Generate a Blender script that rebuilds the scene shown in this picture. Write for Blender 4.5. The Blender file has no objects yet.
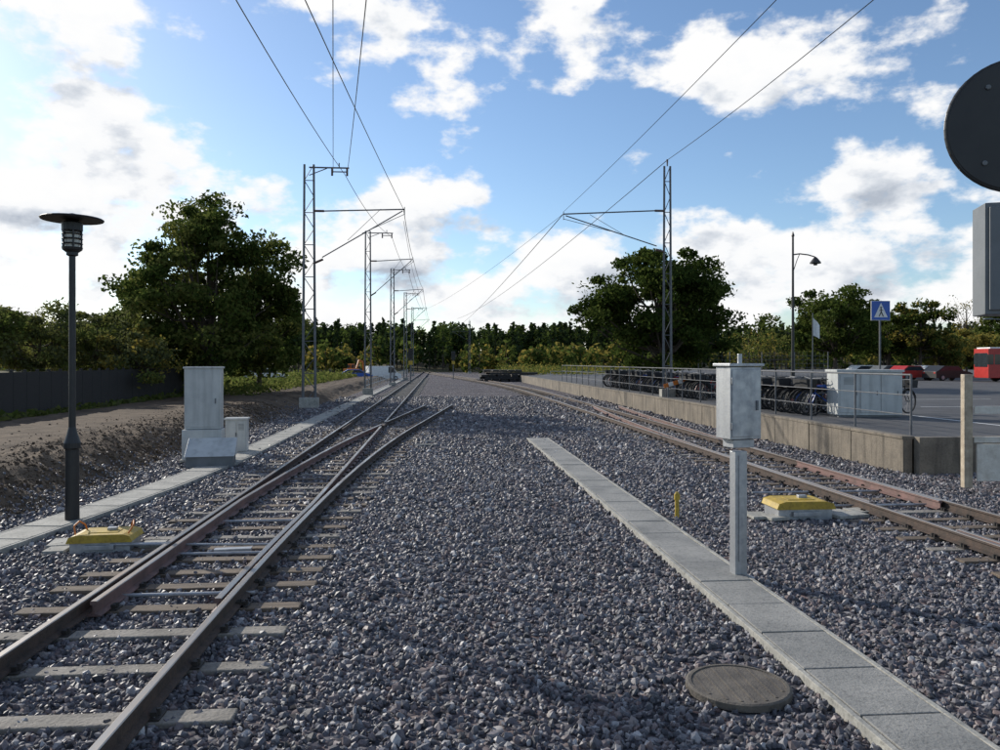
import bpy, math, random
import numpy as np
from mathutils import Vector
random.seed(4); RNG=np.random.default_rng(7)
S=bpy.context.scene
EYE=2.7; YAW=math.radians(4.56); CS,SN=math.cos(YAW),math.sin(YAW)
def site(b,t):            # survey point: bearing tangent b and distance t -> world x,y
    return t*(b*CS+SN), t*(CS-b*SN)
# ---------------------------------------------------------------- materials
def ramp(nt,cols,pos=None,interp='LINEAR'):
    r=nt.nodes.new('ShaderNodeValToRGB'); e=r.color_ramp.elements; r.color_ramp.interpolation=interp
    n=len(cols); pos=pos or [i/(n-1) for i in range(n)]
    while len(e)<n: e.new(0.5)
    for i,(c,p) in enumerate(zip(cols,pos)): e[i].position=p; e[i].color=(c[0],c[1],c[2],1)
    return r
def mat(name,c1,c2=None,scale=5,rough=.7,metal=0,bump=0,bscale=None,detail=6,r2=None,stretch=None,spec=None,streak=0,speck=0):
    m=bpy.data.materials.new(name); m.use_nodes=True; nt=m.node_tree; p=nt.nodes['Principled BSDF']
    p.inputs['Roughness'].default_value=rough; p.inputs['Metallic'].default_value=metal
    if spec is not None: p.inputs['Specular IOR Level'].default_value=spec
    c2=c2 or tuple(x*.75 for x in c1)
    tc=nt.nodes.new('ShaderNodeTexCoord'); src=tc.outputs['Object']; raw=src
    if stretch:
        mp=nt.nodes.new('ShaderNodeMapping'); mp.inputs['Scale'].default_value=stretch
        nt.links.new(src,mp.inputs[0]); src=mp.outputs[0]
    n=nt.nodes.new('ShaderNodeTexNoise'); n.inputs['Scale'].default_value=scale; n.inputs['Detail'].default_value=detail
    n.inputs['Roughness'].default_value=.65
    nt.links.new(src,n.inputs['Vector'])
    r=ramp(nt,[c1,c2],[.35,.65]); nt.links.new(n.outputs['Fac'],r.inputs[0]); colr=r.outputs[0]
    def darken(colr,vecscale,sc,lo,hi,amt):
        mp=nt.nodes.new('ShaderNodeMapping'); mp.inputs['Scale'].default_value=vecscale; nt.links.new(raw,mp.inputs[0])
        q=nt.nodes.new('ShaderNodeTexNoise'); q.inputs['Scale'].default_value=sc; q.inputs['Detail'].default_value=8; nt.links.new(mp.outputs[0],q.inputs['Vector'])
        mr=nt.nodes.new('ShaderNodeMapRange'); mr.inputs[1].default_value=lo; mr.inputs[2].default_value=hi; mr.inputs[3].default_value=1; mr.inputs[4].default_value=1-amt; nt.links.new(q.outputs['Fac'],mr.inputs[0])
        s=nt.nodes.new('ShaderNodeVectorMath'); s.operation='SCALE'; nt.links.new(colr,s.inputs[0]); nt.links.new(mr.outputs[0],s.inputs['Scale']); return s.outputs[0]
    if streak: colr=darken(colr,(1,1,.08),7,.48,.68,streak)
    if speck: colr=darken(colr,(1,1,1),22,.5,.68,speck)
    nt.links.new(colr,p.inputs['Base Color'])
    if r2 is not None:
        mr=nt.nodes.new('ShaderNodeMapRange'); mr.inputs[1].default_value=.35; mr.inputs[2].default_value=.65
        mr.inputs[3].default_value=rough; mr.inputs[4].default_value=r2
        nt.links.new(n.outputs['Fac'],mr.inputs[0]); nt.links.new(mr.outputs[0],p.inputs['Roughness'])
    if bump:
        n2=nt.nodes.new('ShaderNodeTexNoise'); n2.inputs['Scale'].default_value=bscale or scale*6; n2.inputs['Detail'].default_value=5
        nt.links.new(src,n2.inputs['Vector'])
        b=nt.nodes.new('ShaderNodeBump'); b.inputs['Strength'].default_value=bump; b.inputs['Distance'].default_value=.02
        nt.links.new(n2.outputs['Fac'],b.inputs['Height']); nt.links.new(b.outputs[0],p.inputs['Normal'])
    return m
def leafmat(name,c,c2,tl=.45):
    m=bpy.data.materials.new(name); m.use_nodes=True; nt=m.node_tree
    for x in list(nt.nodes): nt.nodes.remove(x)
    o=nt.nodes.new('ShaderNodeOutputMaterial'); tc=nt.nodes.new('ShaderNodeTexCoord')
    n=nt.nodes.new('ShaderNodeTexNoise'); n.inputs['Scale'].default_value=1.3; n.inputs['Detail'].default_value=4
    nt.links.new(tc.outputs['Object'],n.inputs['Vector'])
    r=ramp(nt,[c,c2],[.35,.65]); nt.links.new(n.outputs['Fac'],r.inputs[0])
    d=nt.nodes.new('ShaderNodeBsdfDiffuse'); t=nt.nodes.new('ShaderNodeBsdfTranslucent'); mx=nt.nodes.new('ShaderNodeMixShader'); mx.inputs[0].default_value=tl
    nt.links.new(r.outputs[0],d.inputs[0]); nt.links.new(r.outputs[0],t.inputs[0])
    nt.links.new(d.outputs[0],mx.inputs[1]); nt.links.new(t.outputs[0],mx.inputs[2]); nt.links.new(mx.outputs[0],o.inputs[0])
    return m
def stone_ramp(nt):
    return ramp(nt,[(.030,.031,.036),(.070,.070,.080),(.105,.103,.118),(.165,.13,.128),(.08,.08,.095),(.22,.215,.225),(.13,.09,.085),(.38,.37,.37)],
                [0,.18,.36,.5,.62,.76,.86,.97])
def stonemat():
    m=bpy.data.materials.new('granite_ballast'); m.use_nodes=True; nt=m.node_tree; p=nt.nodes['Principled BSDF']
    oi=nt.nodes.new('ShaderNodeObjectInfo'); r=stone_ramp(nt); nt.links.new(oi.outputs['Random'],r.inputs[0])
    n=nt.nodes.new('ShaderNodeTexNoise'); n.inputs['Scale'].default_value=2.5; n.inputs['Detail'].default_value=4
    tc=nt.nodes.new('ShaderNodeTexCoord'); nt.links.new(tc.outputs['Object'],n.inputs['Vector'])
    mr=nt.nodes.new('ShaderNodeMapRange'); mr.inputs[3].default_value=.5; mr.inputs[4].default_value=1.4; nt.links.new(n.outputs['Fac'],mr.inputs[0])
    mx=nt.nodes.new('ShaderNodeVectorMath'); mx.operation='SCALE'; nt.links.new(r.outputs[0],mx.inputs[0]); nt.links.new(mr.outputs[0],mx.inputs['Scale'])
    nt.links.new(mx.outputs[0],p.inputs['Base Color']); p.inputs['Roughness'].default_value=.56
    return m
def bedmat():
    m=bpy.data.materials.new('ballast_bed_stone'); m.use_nodes=True; nt=m.node_tree; p=nt.nodes['Principled BSDF']
    tc=nt.nodes.new('ShaderNodeTexCoord'); v=nt.nodes.new('ShaderNodeTexVoronoi'); v.inputs['Scale'].default_value=13
    nt.links.new(tc.outputs['Object'],v.inputs['Vector'])
    sp=nt.nodes.new('ShaderNodeSeparateColor'); nt.links.new(v.outputs['Color'],sp.inputs[0])
    r=stone_ramp(nt); nt.links.new(sp.outputs[0],r.inputs[0])
    n=nt.nodes.new('ShaderNodeTexNoise'); n.inputs['Scale'].default_value=.35; n.inputs['Detail'].default_value=5
    nt.links.new(tc.outputs['Object'],n.inputs['Vector'])
    mr=nt.nodes.new('ShaderNodeMapRange'); mr.inputs[1].default_value=.3; mr.inputs[2].default_value=.7; mr.inputs[3].default_value=.7; mr.inputs[4].default_value=1.1; nt.links.new(n.outputs['Fac'],mr.inputs[0])
    mx=nt.nodes.new('ShaderNodeVectorMath'); mx.operation='SCALE'; nt.links.new(r.outputs[0],mx.inputs[0]); nt.links.new(mr.outputs[0],mx.inputs['Scale'])
    nt.links.new(mx.outputs[0],p.inputs['Base Color']); p.inputs['Roughness'].default_value=.95; p.inputs['Specular IOR Level'].default_value=.1
    b=nt.nodes.new('ShaderNodeBump'); b.inputs['Strength'].default_value=1; b.inputs['Distance'].default_value=.05; b.invert=True
    nt.links.new(v.outputs['Distance'],b.inputs['Height']); nt.links.new(b.outputs[0],p.inputs['Normal'])
    return m
M={}
M['conc']=mat('weathered_concrete',(.40,.385,.34),(.25,.245,.22),3,.85,bump=.3,bscale=40,speck=.35)
M['lid']=mat('trough_lid_concrete',(.31,.30,.275),(.18,.18,.17),1.1,.8,bump=.4,bscale=50,detail=10,speck=.3)
M['wall']=mat('retaining_wall_concrete',(.25,.21,.16),(.14,.12,.095),1.2,.9,bump=.4,bscale=25,detail=10,streak=.45,speck=.25)
M['sleeper']=mat('sleeper_concrete',(.28,.255,.22),(.15,.135,.115),3,.85,bump=.5,bscale=30,speck=.3)
M['wood']=mat('sleeper_timber',(.18,.135,.095),(.085,.065,.048),4,.85,bump=.6,bscale=25,stretch=(.3,3,1))
M['rust']=mat('rusty_rail_side',(.085,.055,.04),(.04,.03,.024),8,.8,bump=.3,bscale=40)
M['steel']=mat('rail_running_surface',(.45,.41,.36),(.26,.21,.17),2,.3,.85,r2=.5,stretch=(3,.4,1))
M['pink']=mat('primer_coated_blade',(.21,.12,.105),(.11,.07,.06),3,.6,bump=.1)
M['clip']=mat('fastening_iron',(.05,.045,.04),(.03,.025,.022),20,.6,.3)
M['black']=mat('black_paint',(.012,.012,.013),(.02,.02,.02),6,.45)
M['galv']=mat('galvanised_steel',(.50,.51,.52),(.34,.35,.365),7,.42,.75,r2=.55,bump=.05,streak=.2)
M['mast']=mat('mast_zinc',(.17,.175,.18),(.11,.11,.115),4,.6,.4)
M['cab']=mat('cabinet_grey_paint',(.52,.53,.51),(.42,.43,.42),2.0,.45,bump=.05,detail=10,streak=.2)
M['cabd']=mat('cabinet_dark_grey',(.16,.17,.18),(.11,.12,.125),3,.5)
M['yellow']=mat('yellow_lid_paint',(.50,.34,.035),(.33,.22,.03),4,.55,bump=.1,detail=10,speck=.3)
M['orange']=mat('orange_paint',(.65,.19,.02),(.5,.14,.02),4,.5)
M['white']=mat('white_paint',(.78,.78,.76),(.62,.61,.58),6,.5)
M['blue']=mat('blue_sign',(.02,.1,.42),(.02,.08,.35),4,.4)
M['red']=mat('red_paint',(.45,.03,.025),(.35,.025,.02),3,.35)
M['glass']=mat('window_glass',(.03,.04,.05),(.02,.025,.03),2,.08)
M['lglass']=mat('lantern_glass',(.55,.55,.5),(.4,.4,.36),8,.25)
M['rubber']=mat('rubber',(.015,.015,.015),(.025,.025,.025),8,.8)
M['asph']=mat('asphalt',(.085,.085,.088),(.05,.05,.052),.6,.85,bump=.4,bscale=60,detail=10)
M['fence']=mat('dark_stained_boards',(.035,.032,.03),(.02,.018,.017),6,.8,bump=.3,stretch=(1,8,1))
M['timber']=mat('weathered_beige_timber',(.50,.42,.31),(.30,.24,.17),5,.7,bump=.3,streak=.3)
M['timberw']=mat('whitewashed_board',(.66,.63,.56),(.48,.44,.37),5,.7,bump=.3)
M['bark']=mat('bark',(.10,.075,.055),(.05,.04,.03),6,.9,bump=.8)
M['dirt']=mat('loose_soil',(.155,.115,.080),(.065,.047,.033),1.3,.95,bump=1,bscale=14,detail=12,spec=.15)
M['clod']=mat('soil_clod',(.12,.087,.06),(.05,.037,.027),.8,.95,spec=.15)
M['ground']=mat('rough_grass',(.08,.085,.04),(.12,.10,.065),.12,.95,bump=.6,bscale=4,detail=10,spec=.1)
M['iron']=mat('cast_iron_cover',(.14,.12,.095),(.07,.06,.05),6,.75,bump=.4,bscale=60,detail=10)
M['ceram']=mat('insulator',(.10,.05,.035),(.08,.04,.03),5,.3)
M['stone']=stonemat(); M['bed']=bedmat()
M['g1']=leafmat('leaf_dark',(.035,.055,.014),(.055,.08,.018)); M['g2']=leafmat('leaf_mid',(.065,.095,.022),(.10,.12,.03))
M['g3']=leafmat('leaf_light',(.12,.15,.04),(.17,.17,.05)); M['y1']=leafmat('leaf_yellow',(.30,.23,.05),(.20,.18,.05))
M['pn']=leafmat('pine_needles',(.028,.045,.02),(.045,.062,.026),.25); M['gg']=leafmat('leaf_greygreen',(.13,.14,.065),(.10,.11,.045))
# ---------------------------------------------------------------- mesh builder
from mathutils import Euler
class B:
    def __init__(s): s.v=[];s.f=[];s.m=[]
    def box(s,cx,cy,cz,sx,sy,sz,rz=0,m=0,rx=0,ry=0):
        n=len(s.v)
        R=Euler((rx,ry,rz)).to_matrix()
        for dz in (-.5,.5):
            for dx,dy in ((-.5,-.5),(.5,-.5),(.5,.5),(-.5,.5)):
                p=R@Vector((dx*sx,dy*sy,dz*sz)); s.v.append((cx+p.x,cy+p.y,cz+p.z))
        for q in ((3,2,1,0),(4,5,6,7),(0,1,5,4),(1,2,6,5),(2,3,7,6),(3,0,4,7)):
            s.f.append(tuple(n+i for i in q)); s.m.append(m)
    def tube(s,p0,p1,r0,r1=None,n=8,m=0,caps=True):
        r1=r0 if r1 is None else r1
        p0=Vector(p0);p1=Vector(p1); d=(p1-p0)
        if d.length<1e-6: return
        d.normalize(); a=d.orthogonal().normalized(); b=d.cross(a); k=len(s.v)
        for p,r in ((p0,r0),(p1,r1)):
            for i in range(n):
                t=2*math.pi*(i+.5)/n; q=p+a*(r*math.cos(t))+b*(r*math.sin(t)); s.v.append(tuple(q))
        for i in range(n):
            j=(i+1)%n; s.f.append((k+i,k+j,k+n+j,k+n+i)); s.m.append(m)
        if caps:
            s.f.append(tuple(k+i for i in reversed(range(n)))); s.m.append(m)
            s.f.append(tuple(k+n+i for i in range(n))); s.m.append(m)
    def path(s,pts,r,n=6,m=0):
        for a,b in zip(pts[:-1],pts[1:]): s.tube(a,b,r,r,n,m)
    def lathe(s,prof,n=20,m=0,o=(0,0,0)):
        k=len(s.v)
        for r,z in prof:
            for i in range(n):
                t=2*math.pi*i/n; s.v.append((o[0]+r*math.cos(t),o[1]+r*math.sin(t),o[2]+z))
        for a in range(len(prof)-1):
            for i in range(n):
                j=(i+1)%n; s.f.append((k+a*n+i,k+a*n+j,k+a*n+n+j,k+a*n+n+i)); s.m.append(m)
        s.f.append(tuple(k+i for i in reversed(range(n)))); s.m.append(m)
        e=k+(len(prof)-1)*n; s.f.append(tuple(e+i for i in range(n))); s.m.append(m)
    def ring(s,c,R,r,axis='y',n=22,k=5,m=0):
        pts=[]
        for i in range(n+1):
            t=2*math.pi*i/n
            if axis=='y': pts.append((c[0]+R*math.cos(t),c[1],c[2]+R*math.sin(t)))
            elif axis=='x': pts.append((c[0],c[1]+R*math.cos(t),c[2]+R*math.sin(t)))
            else: pts.append((c[0]+R*math.cos(t),c[1]+R*math.sin(t),c[2]))
        for a,b in zip(pts[:-1],pts[1:]): s.tube(a,b,r,r,k,m,False)
    def prism(s,prof,y0,y1,m=0):   # prof in xz, extruded in y
        k=len(s.v);n=len(prof)
        for y in (y0,y1):
            for x,z in prof: s.v.append((x,y,z))
        for i in range(n):
            j=(i+1)%n; s.f.append((k+i,k+j,k+n+j,k+n+i)); s.m.append(m)
        s.f.append(tuple(k+i for i in range(n))); s.m.append(m)
        s.f.append(tuple(k+n+i for i in reversed(range(n)))); s.m.append(m)
    def sweep(s,prof,pth,z0,ms):
        k=len(s.v);n=len(prof);N=len(pth)
        for i,(x,y) in enumerate(pth):
            a=pth[max(0,i-1)];b=pth[min(N-1,i+1)]; d=Vector((b[0]-a[0],b[1]-a[1])).normalized(); nx,ny=d.y,-d.x
            for px,pz in prof: s.v.append((x+nx*px,y+ny*px,z0+pz))
        for i in range(N-1):
            for q in range(n):
                w=(q+1)%n; s.f.append((k+i*n+q,k+i*n+w,k+i*n+n+w,k+i*n+n+q)); s.m.append(ms[q])
        s.f.append(tuple(k+i for i in range(n))); s.m.append(ms[0])
        s.f.append(tuple(k+(N-1)*n+i for i in reversed(range(n)))); s.m.append(ms[0])
    def quads(s,V,m):
        k=len(s.v); s.v.extend(map(tuple,V.reshape(-1,3).tolist())); n=len(V)
        idx=(np.arange(n*4).reshape(-1,4)+k).tolist(); s.f.extend(map(tuple,idx)); s.m.extend(m if hasattr(m,'__len__') else [m]*n)
    def build(s,name,mats,loc=(0,0,0),rz=0,bevel=0,smooth=False,parent=None,scale=1):
        me=bpy.data.meshes.new(name); me.from_pydata(s.v,[],s.f)
        for x in mats: me.materials.append(M[x])
        me.polygons.foreach_set('material_index',s.m)
        if smooth: me.shade_smooth()
        me.update(); o=bpy.data.objects.new(name,me); S.collection.objects.link(o)
        o.location=loc; o.rotation_euler[2]=rz; o.scale=(scale,)*3
        if bevel:
            b=o.modifiers.new('bevel','BEVEL'); b.width=bevel; b.segments=2; b.limit_method='ANGLE'
        if parent: o.parent=parent
        return o
def empty(name,loc=(0,0,0),rz=0):
    e=bpy.data.objects.new(name,None); S.collection.objects.link(e); e.location=loc; e.rotation_euler[2]=rz; return e
def at(b_,t,z=0): x,y=site(b_,t); return (x,y,z)
# ---------------------------------------------------------------- ground
from mathutils import noise as mn
b=B(); gx=[-2500,-900,-500,-300,-200,-120,-60,0,60,120,200,300,500,900,2500]; gy=[-1500,-200,150,200,230,260,290,320,360,450,700,3500]
for y in gy:
    for x in gx:
        h=0
        if y>=200: h=min(9,max(0,(y-215)*.075))+2.0*mn.noise((x*.01,y*.01,3))*(y>240)
        b.v.append((x,y,-.12+h))
n=len(gx)
for j in range(len(gy)-1):
    for i in range(n-1): a=j*n+i; b.f.append((a,a+1,a+n+1,a+n)); b.m.append(0)
b.build('ground',['ground'],smooth=True)
b=B(); 
b.v=[(-7.4,-12,-.005),(11.5,-12,-.005),(11.5,240,-.005),(-7.4,240,-.005),(11.5,-12,-.005),(40,-12,-.005),(40,17.95,-.005),(11.5,17.95,-.005)]; b.f=[(0,1,2,3),(4,5,6,7)]; b.m=[0,0]; b.build('ballast_bed',['bed'])
def dirtz(x,y):
    edge=-7.0-.35*mn.noise((y*.25,0,1)); t=min(1,max(0,(edge-x)/2.0)); t=t*t*(3-2*t)
    fade=min(1,max(0,(175-y)/60))
    z=-.14*(1-min(1,max(0,(-6.7-x)*3)))+(.66*t+.10*min(1,max(0,(-9-x)/30)))*fade
    k=min(1,max(0,(-6.8-x)))
    z+=k*(.13*mn.noise((x*.9,y*.9,0))+.09*mn.noise((x*2.3,y*2.3,5))+.05*mn.noise((x*5,y*5,9))+.03*mn.noise((x*11,y*11,2)))*(1 if x>-10.2 else .28)
    return z
xs=np.concatenate([np.arange(-6.6,-10.6,-.1),np.arange(-10.6,-20,-.4),np.arange(-20,-90,-4)]); ys=np.concatenate([np.arange(2,30,.11),np.arange(30,60,.4),np.arange(60,180,2)])
b=B()
for y in ys:
    for x in xs: b.v.append((x,y,dirtz(x,y)))
n=len(xs)
for j in range(len(ys)-1):
    for i in range(n-1):
        a=j*n+i; b.f.append((a,a+n,a+n+1,a+1)); b.m.append(0)
b.build('dirt_embankment',['dirt'],smooth=True)
# ---------------------------------------------------------------- ballast stones (instanced)
import bmesh
def shapes(cname,mk,nk=7):
    col=bpy.data.collections.new(cname)
    for k in range(nk):
        bm=bmesh.new(); bmesh.ops.create_icosphere(bm,subdivisions=1,radius=1)
        sx,sy,sz=random.uniform(.9,1.4),random.uniform(.6,1.0),random.uniform(.45,.85)
        for v in bm.verts:
            f=random.uniform(.68,1.18); v.co=Vector((v.co.x*sx*f,v.co.y*sy*f,v.co.z*sz*f))
        me=bpy.data.meshes.new(cname); bm.to_mesh(me); bm.free(); me.materials.append(M[mk])
        o=bpy.data.objects.new(cname,me); col.objects.link(o)
    return col
def scatter(name,P,R,col):
    me=bpy.data.meshes.new(name); me.vertices.add(len(P)); me.vertices.foreach_set('co',P.astype(np.float32).ravel())
    a=me.attributes.new('scl','FLOAT','POINT'); a.data.foreach_set('value',R.astype(np.float32)); me.update()
    o=bpy.data.objects.new(name,me); S.collection.objects.link(o)
    ng=bpy.data.node_groups.new(name,'GeometryNodeTree')
    ng.interface.new_socket('Geometry',in_out='INPUT',socket_type='NodeSocketGeometry'); ng.interface.new_socket('Geometry',in_out='OUTPUT',socket_type='NodeSocketGeometry')
    N=ng.nodes; gi=N.new('NodeGroupInput'); go=N.new('NodeGroupOutput'); ip=N.new('GeometryNodeInstanceOnPoints'); ci=N.new('GeometryNodeCollectionInfo')
    ci.inputs['Collection'].default_value=col; ci.inputs['Separate Children'].default_value=True; ci.inputs['Reset Children'].default_value=True
    rv=N.new('FunctionNodeRandomValue'); rv.data_type='FLOAT_VECTOR'; rv.inputs[0].default_value=(0,0,0); rv.inputs[1].default_value=(6.28,6.28,6.28)
    na=N.new('GeometryNodeInputNamedAttribute'); na.data_type='FLOAT'; na.inputs['Name'].default_value='scl'
    L=ng.links; L.new(gi.outputs[0],ip.inputs['Points']); L.new(ci.outputs[0],ip.inputs['Instance']); ip.inputs['Pick Instance'].default_value=True
    L.new(rv.outputs[0],ip.inputs['Rotation']); L.new(na.outputs[0],ip.inputs['Scale']); L.new(ip.outputs[0],go.inputs[0])
    md=o.modifiers.new('scatter','NODES'); md.node_group=ng
def stones():
    P=[];R=[]
    for y0,y1,dens,r in ((3.5,9,520,.033),(9,14,380,.037),(14,22,230,.045),(22,34,120,.058),(34,60,45,.08)):
        A=(y1-y0)*25; nn=int(A*dens)
        x=RNG.uniform(-7.6,17.4,nn); y=RNG.uniform(y0,y1,nn)
        xc=x*CS-y*SN; yc=x*SN+y*CS
        ok=(np.abs(xc)<.70*yc+1.2)&((x<11.2)|(y<17.7))
        x=x[ok];y=y[ok]; rr=r*np.clip(RNG.lognormal(-.08,.32,len(x)),.45,1.75)
        z=RNG.uniform(-.014,.008,len(x))
        P.append(np.stack([x,y,z],1)); R.append(rr)
    P=np.concatenate(P);R=np.concatenate(R); scatter('ballast_gravel',P,R,shapes('ballast_stone','stone',9)); print('stones',len(P))
    nn=7000; xx=-7.0-np.abs(RNG.normal(0,.5,nn)); yy=RNG.uniform(7,45,nn)
    P=np.array([(x,y,dirtz(x,y)+.005) for x,y in zip(xx,yy)]); R=RNG.uniform(.02,.045,nn); scatter('spilled_gravel',P,R,bpy.data.collections['ballast_stone'])
    nn=24000; xx=-7.1-np.abs(RNG.normal(0,1.5,nn)); yy=RNG.uniform(7,40,nn)
    P=np.array([(x,y,dirtz(x,y)-.006) for x,y in zip(xx,yy)]); R=.021*np.clip(RNG.lognormal(-.2,.55,nn),.3,3.0); scatter('soil_clods',P,R,shapes('soil_clod','clod',5))
stones()
# ---------------------------------------------------------------- railway
RP=[(-.075,0),(.075,0),(.075,.012),(.012,.03),(.012,.115),(.036,.125),(.036,.155),(.028,.162),(-.028,.162),(-.036,.155),(-.036,.125),(-.012,.115),(-.012,.03),(-.075,.012)]
RMS=[0]*14
for q in (6,7,8,): RMS[q]=1
XA=-2.96; G=.752; TOE=7.6
def offA(y):
    if y<TOE: return 0
    if y<32: return (y-TOE)**2/400
    return 24.4**2/400+(y-32)*2*24.4/400*.92
def xB(y):
    if y<62: return 8.35
    t=min(1,(y-62)/150); t=t*t*(3-2*t); return 8.35-11.3*t
def offC(y): return 0 if y<13 else (y-13)**2/760
ZR=.05
def rail(name,par,fx,y0,y1,step=1.5,mats=('rust','steel')):
    ysr=list(np.arange(y0,y1,step))+[y1]; b=B(); b.sweep(RP,[(fx(y),y) for y in ysr],ZR,RMS); b.build(name,list(mats),parent=par)
trA=empty('railway_track')
END=46
rail('outer_rail',trA,lambda y:XA-G,-3,235,6)
rail('inner_rail_near',trA,lambda y:XA+G+offA(y),-3,END,.8)
BL=('pink','steel')
rail('switch_blade_straight',trA,lambda y:XA+G if offA(y)>.105 else XA+G+offA(y)-.105,8.4,30.4,.6,BL)
rail('inner_rail_far',trA,lambda y:XA+G,32.6,235,6)
rail('switch_blade_branch',trA,lambda y:XA-G+max(offA(y)+.03,.14),8.4,31.4,.6,BL)
rail('branch_rail_left',trA,lambda y:XA-G+offA(y),32.6,END-.5,1)
b=B(); fy=31.9
b.box(XA+G,fy,ZR+.07,.16,1.6,.13); b.box(XA-G+.14,fy-.5,ZR+.08,.05,4,.14); b.box(XA+G+offA(fy-.5)-.14,fy-.5,ZR+.08,.05,4,.14,-.12)
b.build('crossing_frog',['rust'],parent=trA)
def sleepers(par,name,ylist,xl,xr,kind):
    bb=B()
    for i,y in enumerate(ylist):
        l=xl(y)+random.uniform(-.06,.06);r=xr(y)+random.uniform(-.06,.06); k=kind(y); ww=.205+random.uniform(-.015,.02)
        bb.box((l+r)/2,y,-.055+random.uniform(-.008,.006),r-l,ww,.19,random.uniform(-.008,.008),k)
    return bb.build(name,['sleeper','wood'],bevel=.012,parent=par)
yl=[3.5,4.3,5.15,6.02,7.0,7.9,8.7,9.5]+list(np.arange(10.15,130,.66))
sleepers(trA,'sleepers',yl,lambda y:XA-1.5,lambda y:XA+1.45+(offA(y) if y<END else 0),lambda y:0 if (y<8 or y>50) else (1 if random.random()<.85 else 0))
def fast(b,x,y):
    b.box(x,y,.047,.30,.17,.012)
    for sx in (-1,1):
        b.box(x+sx*.095,y,.072,.05,.09,.04); b.tube((x+sx*.12,y,.05),(x+sx*.12,y,.105),.016,.016,6)
b=B()
for y in yl:
    if y>55: continue
    L=[XA-G,XA+G+(offA(y) if y<END else 0)]
    if 8.4<y<END: L+=[XA-G+max(offA(y)+.03,.14),XA+G-.05]
    for x in L: fast(b,x,y)
b.build('fastenings',['clip'],parent=trA)
b=B()
for y in (9.1,11.0,13.2): b.tube((XA-G-.1,y,.06),(XA+G+.12,y,.06),.022,m=0); 
b.box(XA-1.2,11.6,.06,1.3,.07,.03); b.tube((-4.6,11.5,.1),(XA-G+.05,11.5,.1),.02); b.tube((-4.6,11.35,.13),(XA+G-.05,11.35,.09),.018)
b.box(XA+.1,11.15,.06,.5,.12,.07,.1)
b.build('stretcher_bars',['galv'],parent=trA)
trB=empty('railway_track')
rail('left_rail',trB,lambda y:xB(y)-G,-3,205,2)
rail('right_rail',trB,lambda y:xB(y)+G,-3,205,2)
rail('switch_blade_left',trB,lambda y:8.35-G+max(.10,offC(y)),13.3,44,1,BL)
rail('branch_rail_right',trB,lambda y:8.35+G+offC(y)-(.10 if y<15 else .10*max(0,1-(y-15)/8)),13.3,44,1,BL)
rail('check_rail',trB,lambda y:8.35+G-.13,-2,11,1,BL); rail('check_rail_left',trB,lambda y:8.35-G+.14,-2,11,1,BL)
yl2=list(np.arange(2,130,.66))
sleepers(trB,'sleepers',yl2,lambda y:xB(y)-1.4,lambda y:xB(y)+1.35+(offC(y) if y<44 else 0),lambda y:1 if random.random()<.8 else 0)
b=B()
for y in yl2:
    if y>50: continue
    for x in [8.35-G,8.35+G]+([8.35-G+max(.10,offC(y)),8.35+G+offC(y)] if 13.3<y<44 else []): fast(b,x,y)
b.build('fastenings',['clip'],parent=trB)
b=B(); 
for y in (13.7,15.2): b.tube((6.3,y,.07),(9.2,y,.07),.022)
b.build('stretcher_bars',['galv'],parent=trB)
# ---------------------------------------------------------------- cable troughs
def trough(name,cx,y0,y1,L,w,lm='lid'):
    b=B(); y=y0
    while y<y1:
        x0=cx(y);x1=cx(y+L); a=math.atan2(x1-x0,L); xm=(x0+x1)/2
        b.box(xm+random.uniform(-.006,.006),y+L/2,.037+random.uniform(-.007,.006),w-.14,L-.022,.10,-a+random.uniform(-.006,.006),0,rx=random.uniform(-.006,.006))
        for s in (-1,1): b.box(xm+s*(w/2-.03)*math.cos(a),y+L/2-s*(w/2-.03)*math.sin(a)*1,.03,.05,L*1.004,.11+.002*(int(y/L)%2),-a,1)
        y+=L
    b.build(name,[lm,'conc'],bevel=.006)
trough('cable_trough',lambda y:3.43,2.0,26.0,.88,.76)
def cl(y):
    P=[(2,-8.3),(9,-6.85),(11.5,-6.45),(14,-6.15),(17,-5.8),(22,-5.55),(60,-5.5),(200,-5.4)]
    for (a,xa),(c,xc) in zip(P[:-1],P[1:]):
        if y<=c: return xa+(xc-xa)*(y-a)/(c-a)
    return -5.4
trough('cable_trough',cl,5,130,.88,.76,'conc')
b=B(); b.lathe([(.42,0),(.42,.05),(.40,.060),(.375,.060),(.375,.052),(.0,.052)],40,0)
for i in range(-3,4): b.box(i*.1,0,.054,.02,2*math.sqrt(max(0,.35**2-(i*.1)**2)),.006)
b.build('manhole_cover',['iron'],at(.306,6.38,.01))
# ---------------------------------------------------------------- box on post
b=B()
b.box(0,0,1.08/2+.25,.17,.12,1.62,m=0); b.box(0,0,.03,.30,.26,.06); b.box(-.03,-.065,.9,.02,.02,1.3)
b.box(0,0,2.20,.44,.30,.88,m=0); b.box(0,-.155,2.20,.40,.014,.82,m=0); b.box(0,0,2.665,.50,.36,.035); b.tube((.02,0,2.66),(.02,0,2.80),.03)
b.box(.15,-.17,2.17,.025,.03,.12,m=1); b.box(0,0,1.70,.30,.22,.10)
for z in (1.92,2.47): b.tube((-.205,-.168,z-.04),(-.205,-.168,z+.04),.014)
b.build('signal_box_on_post',['galv','cabd'],at(.3065,9.62),math.radians(14),bevel=.008)
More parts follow.
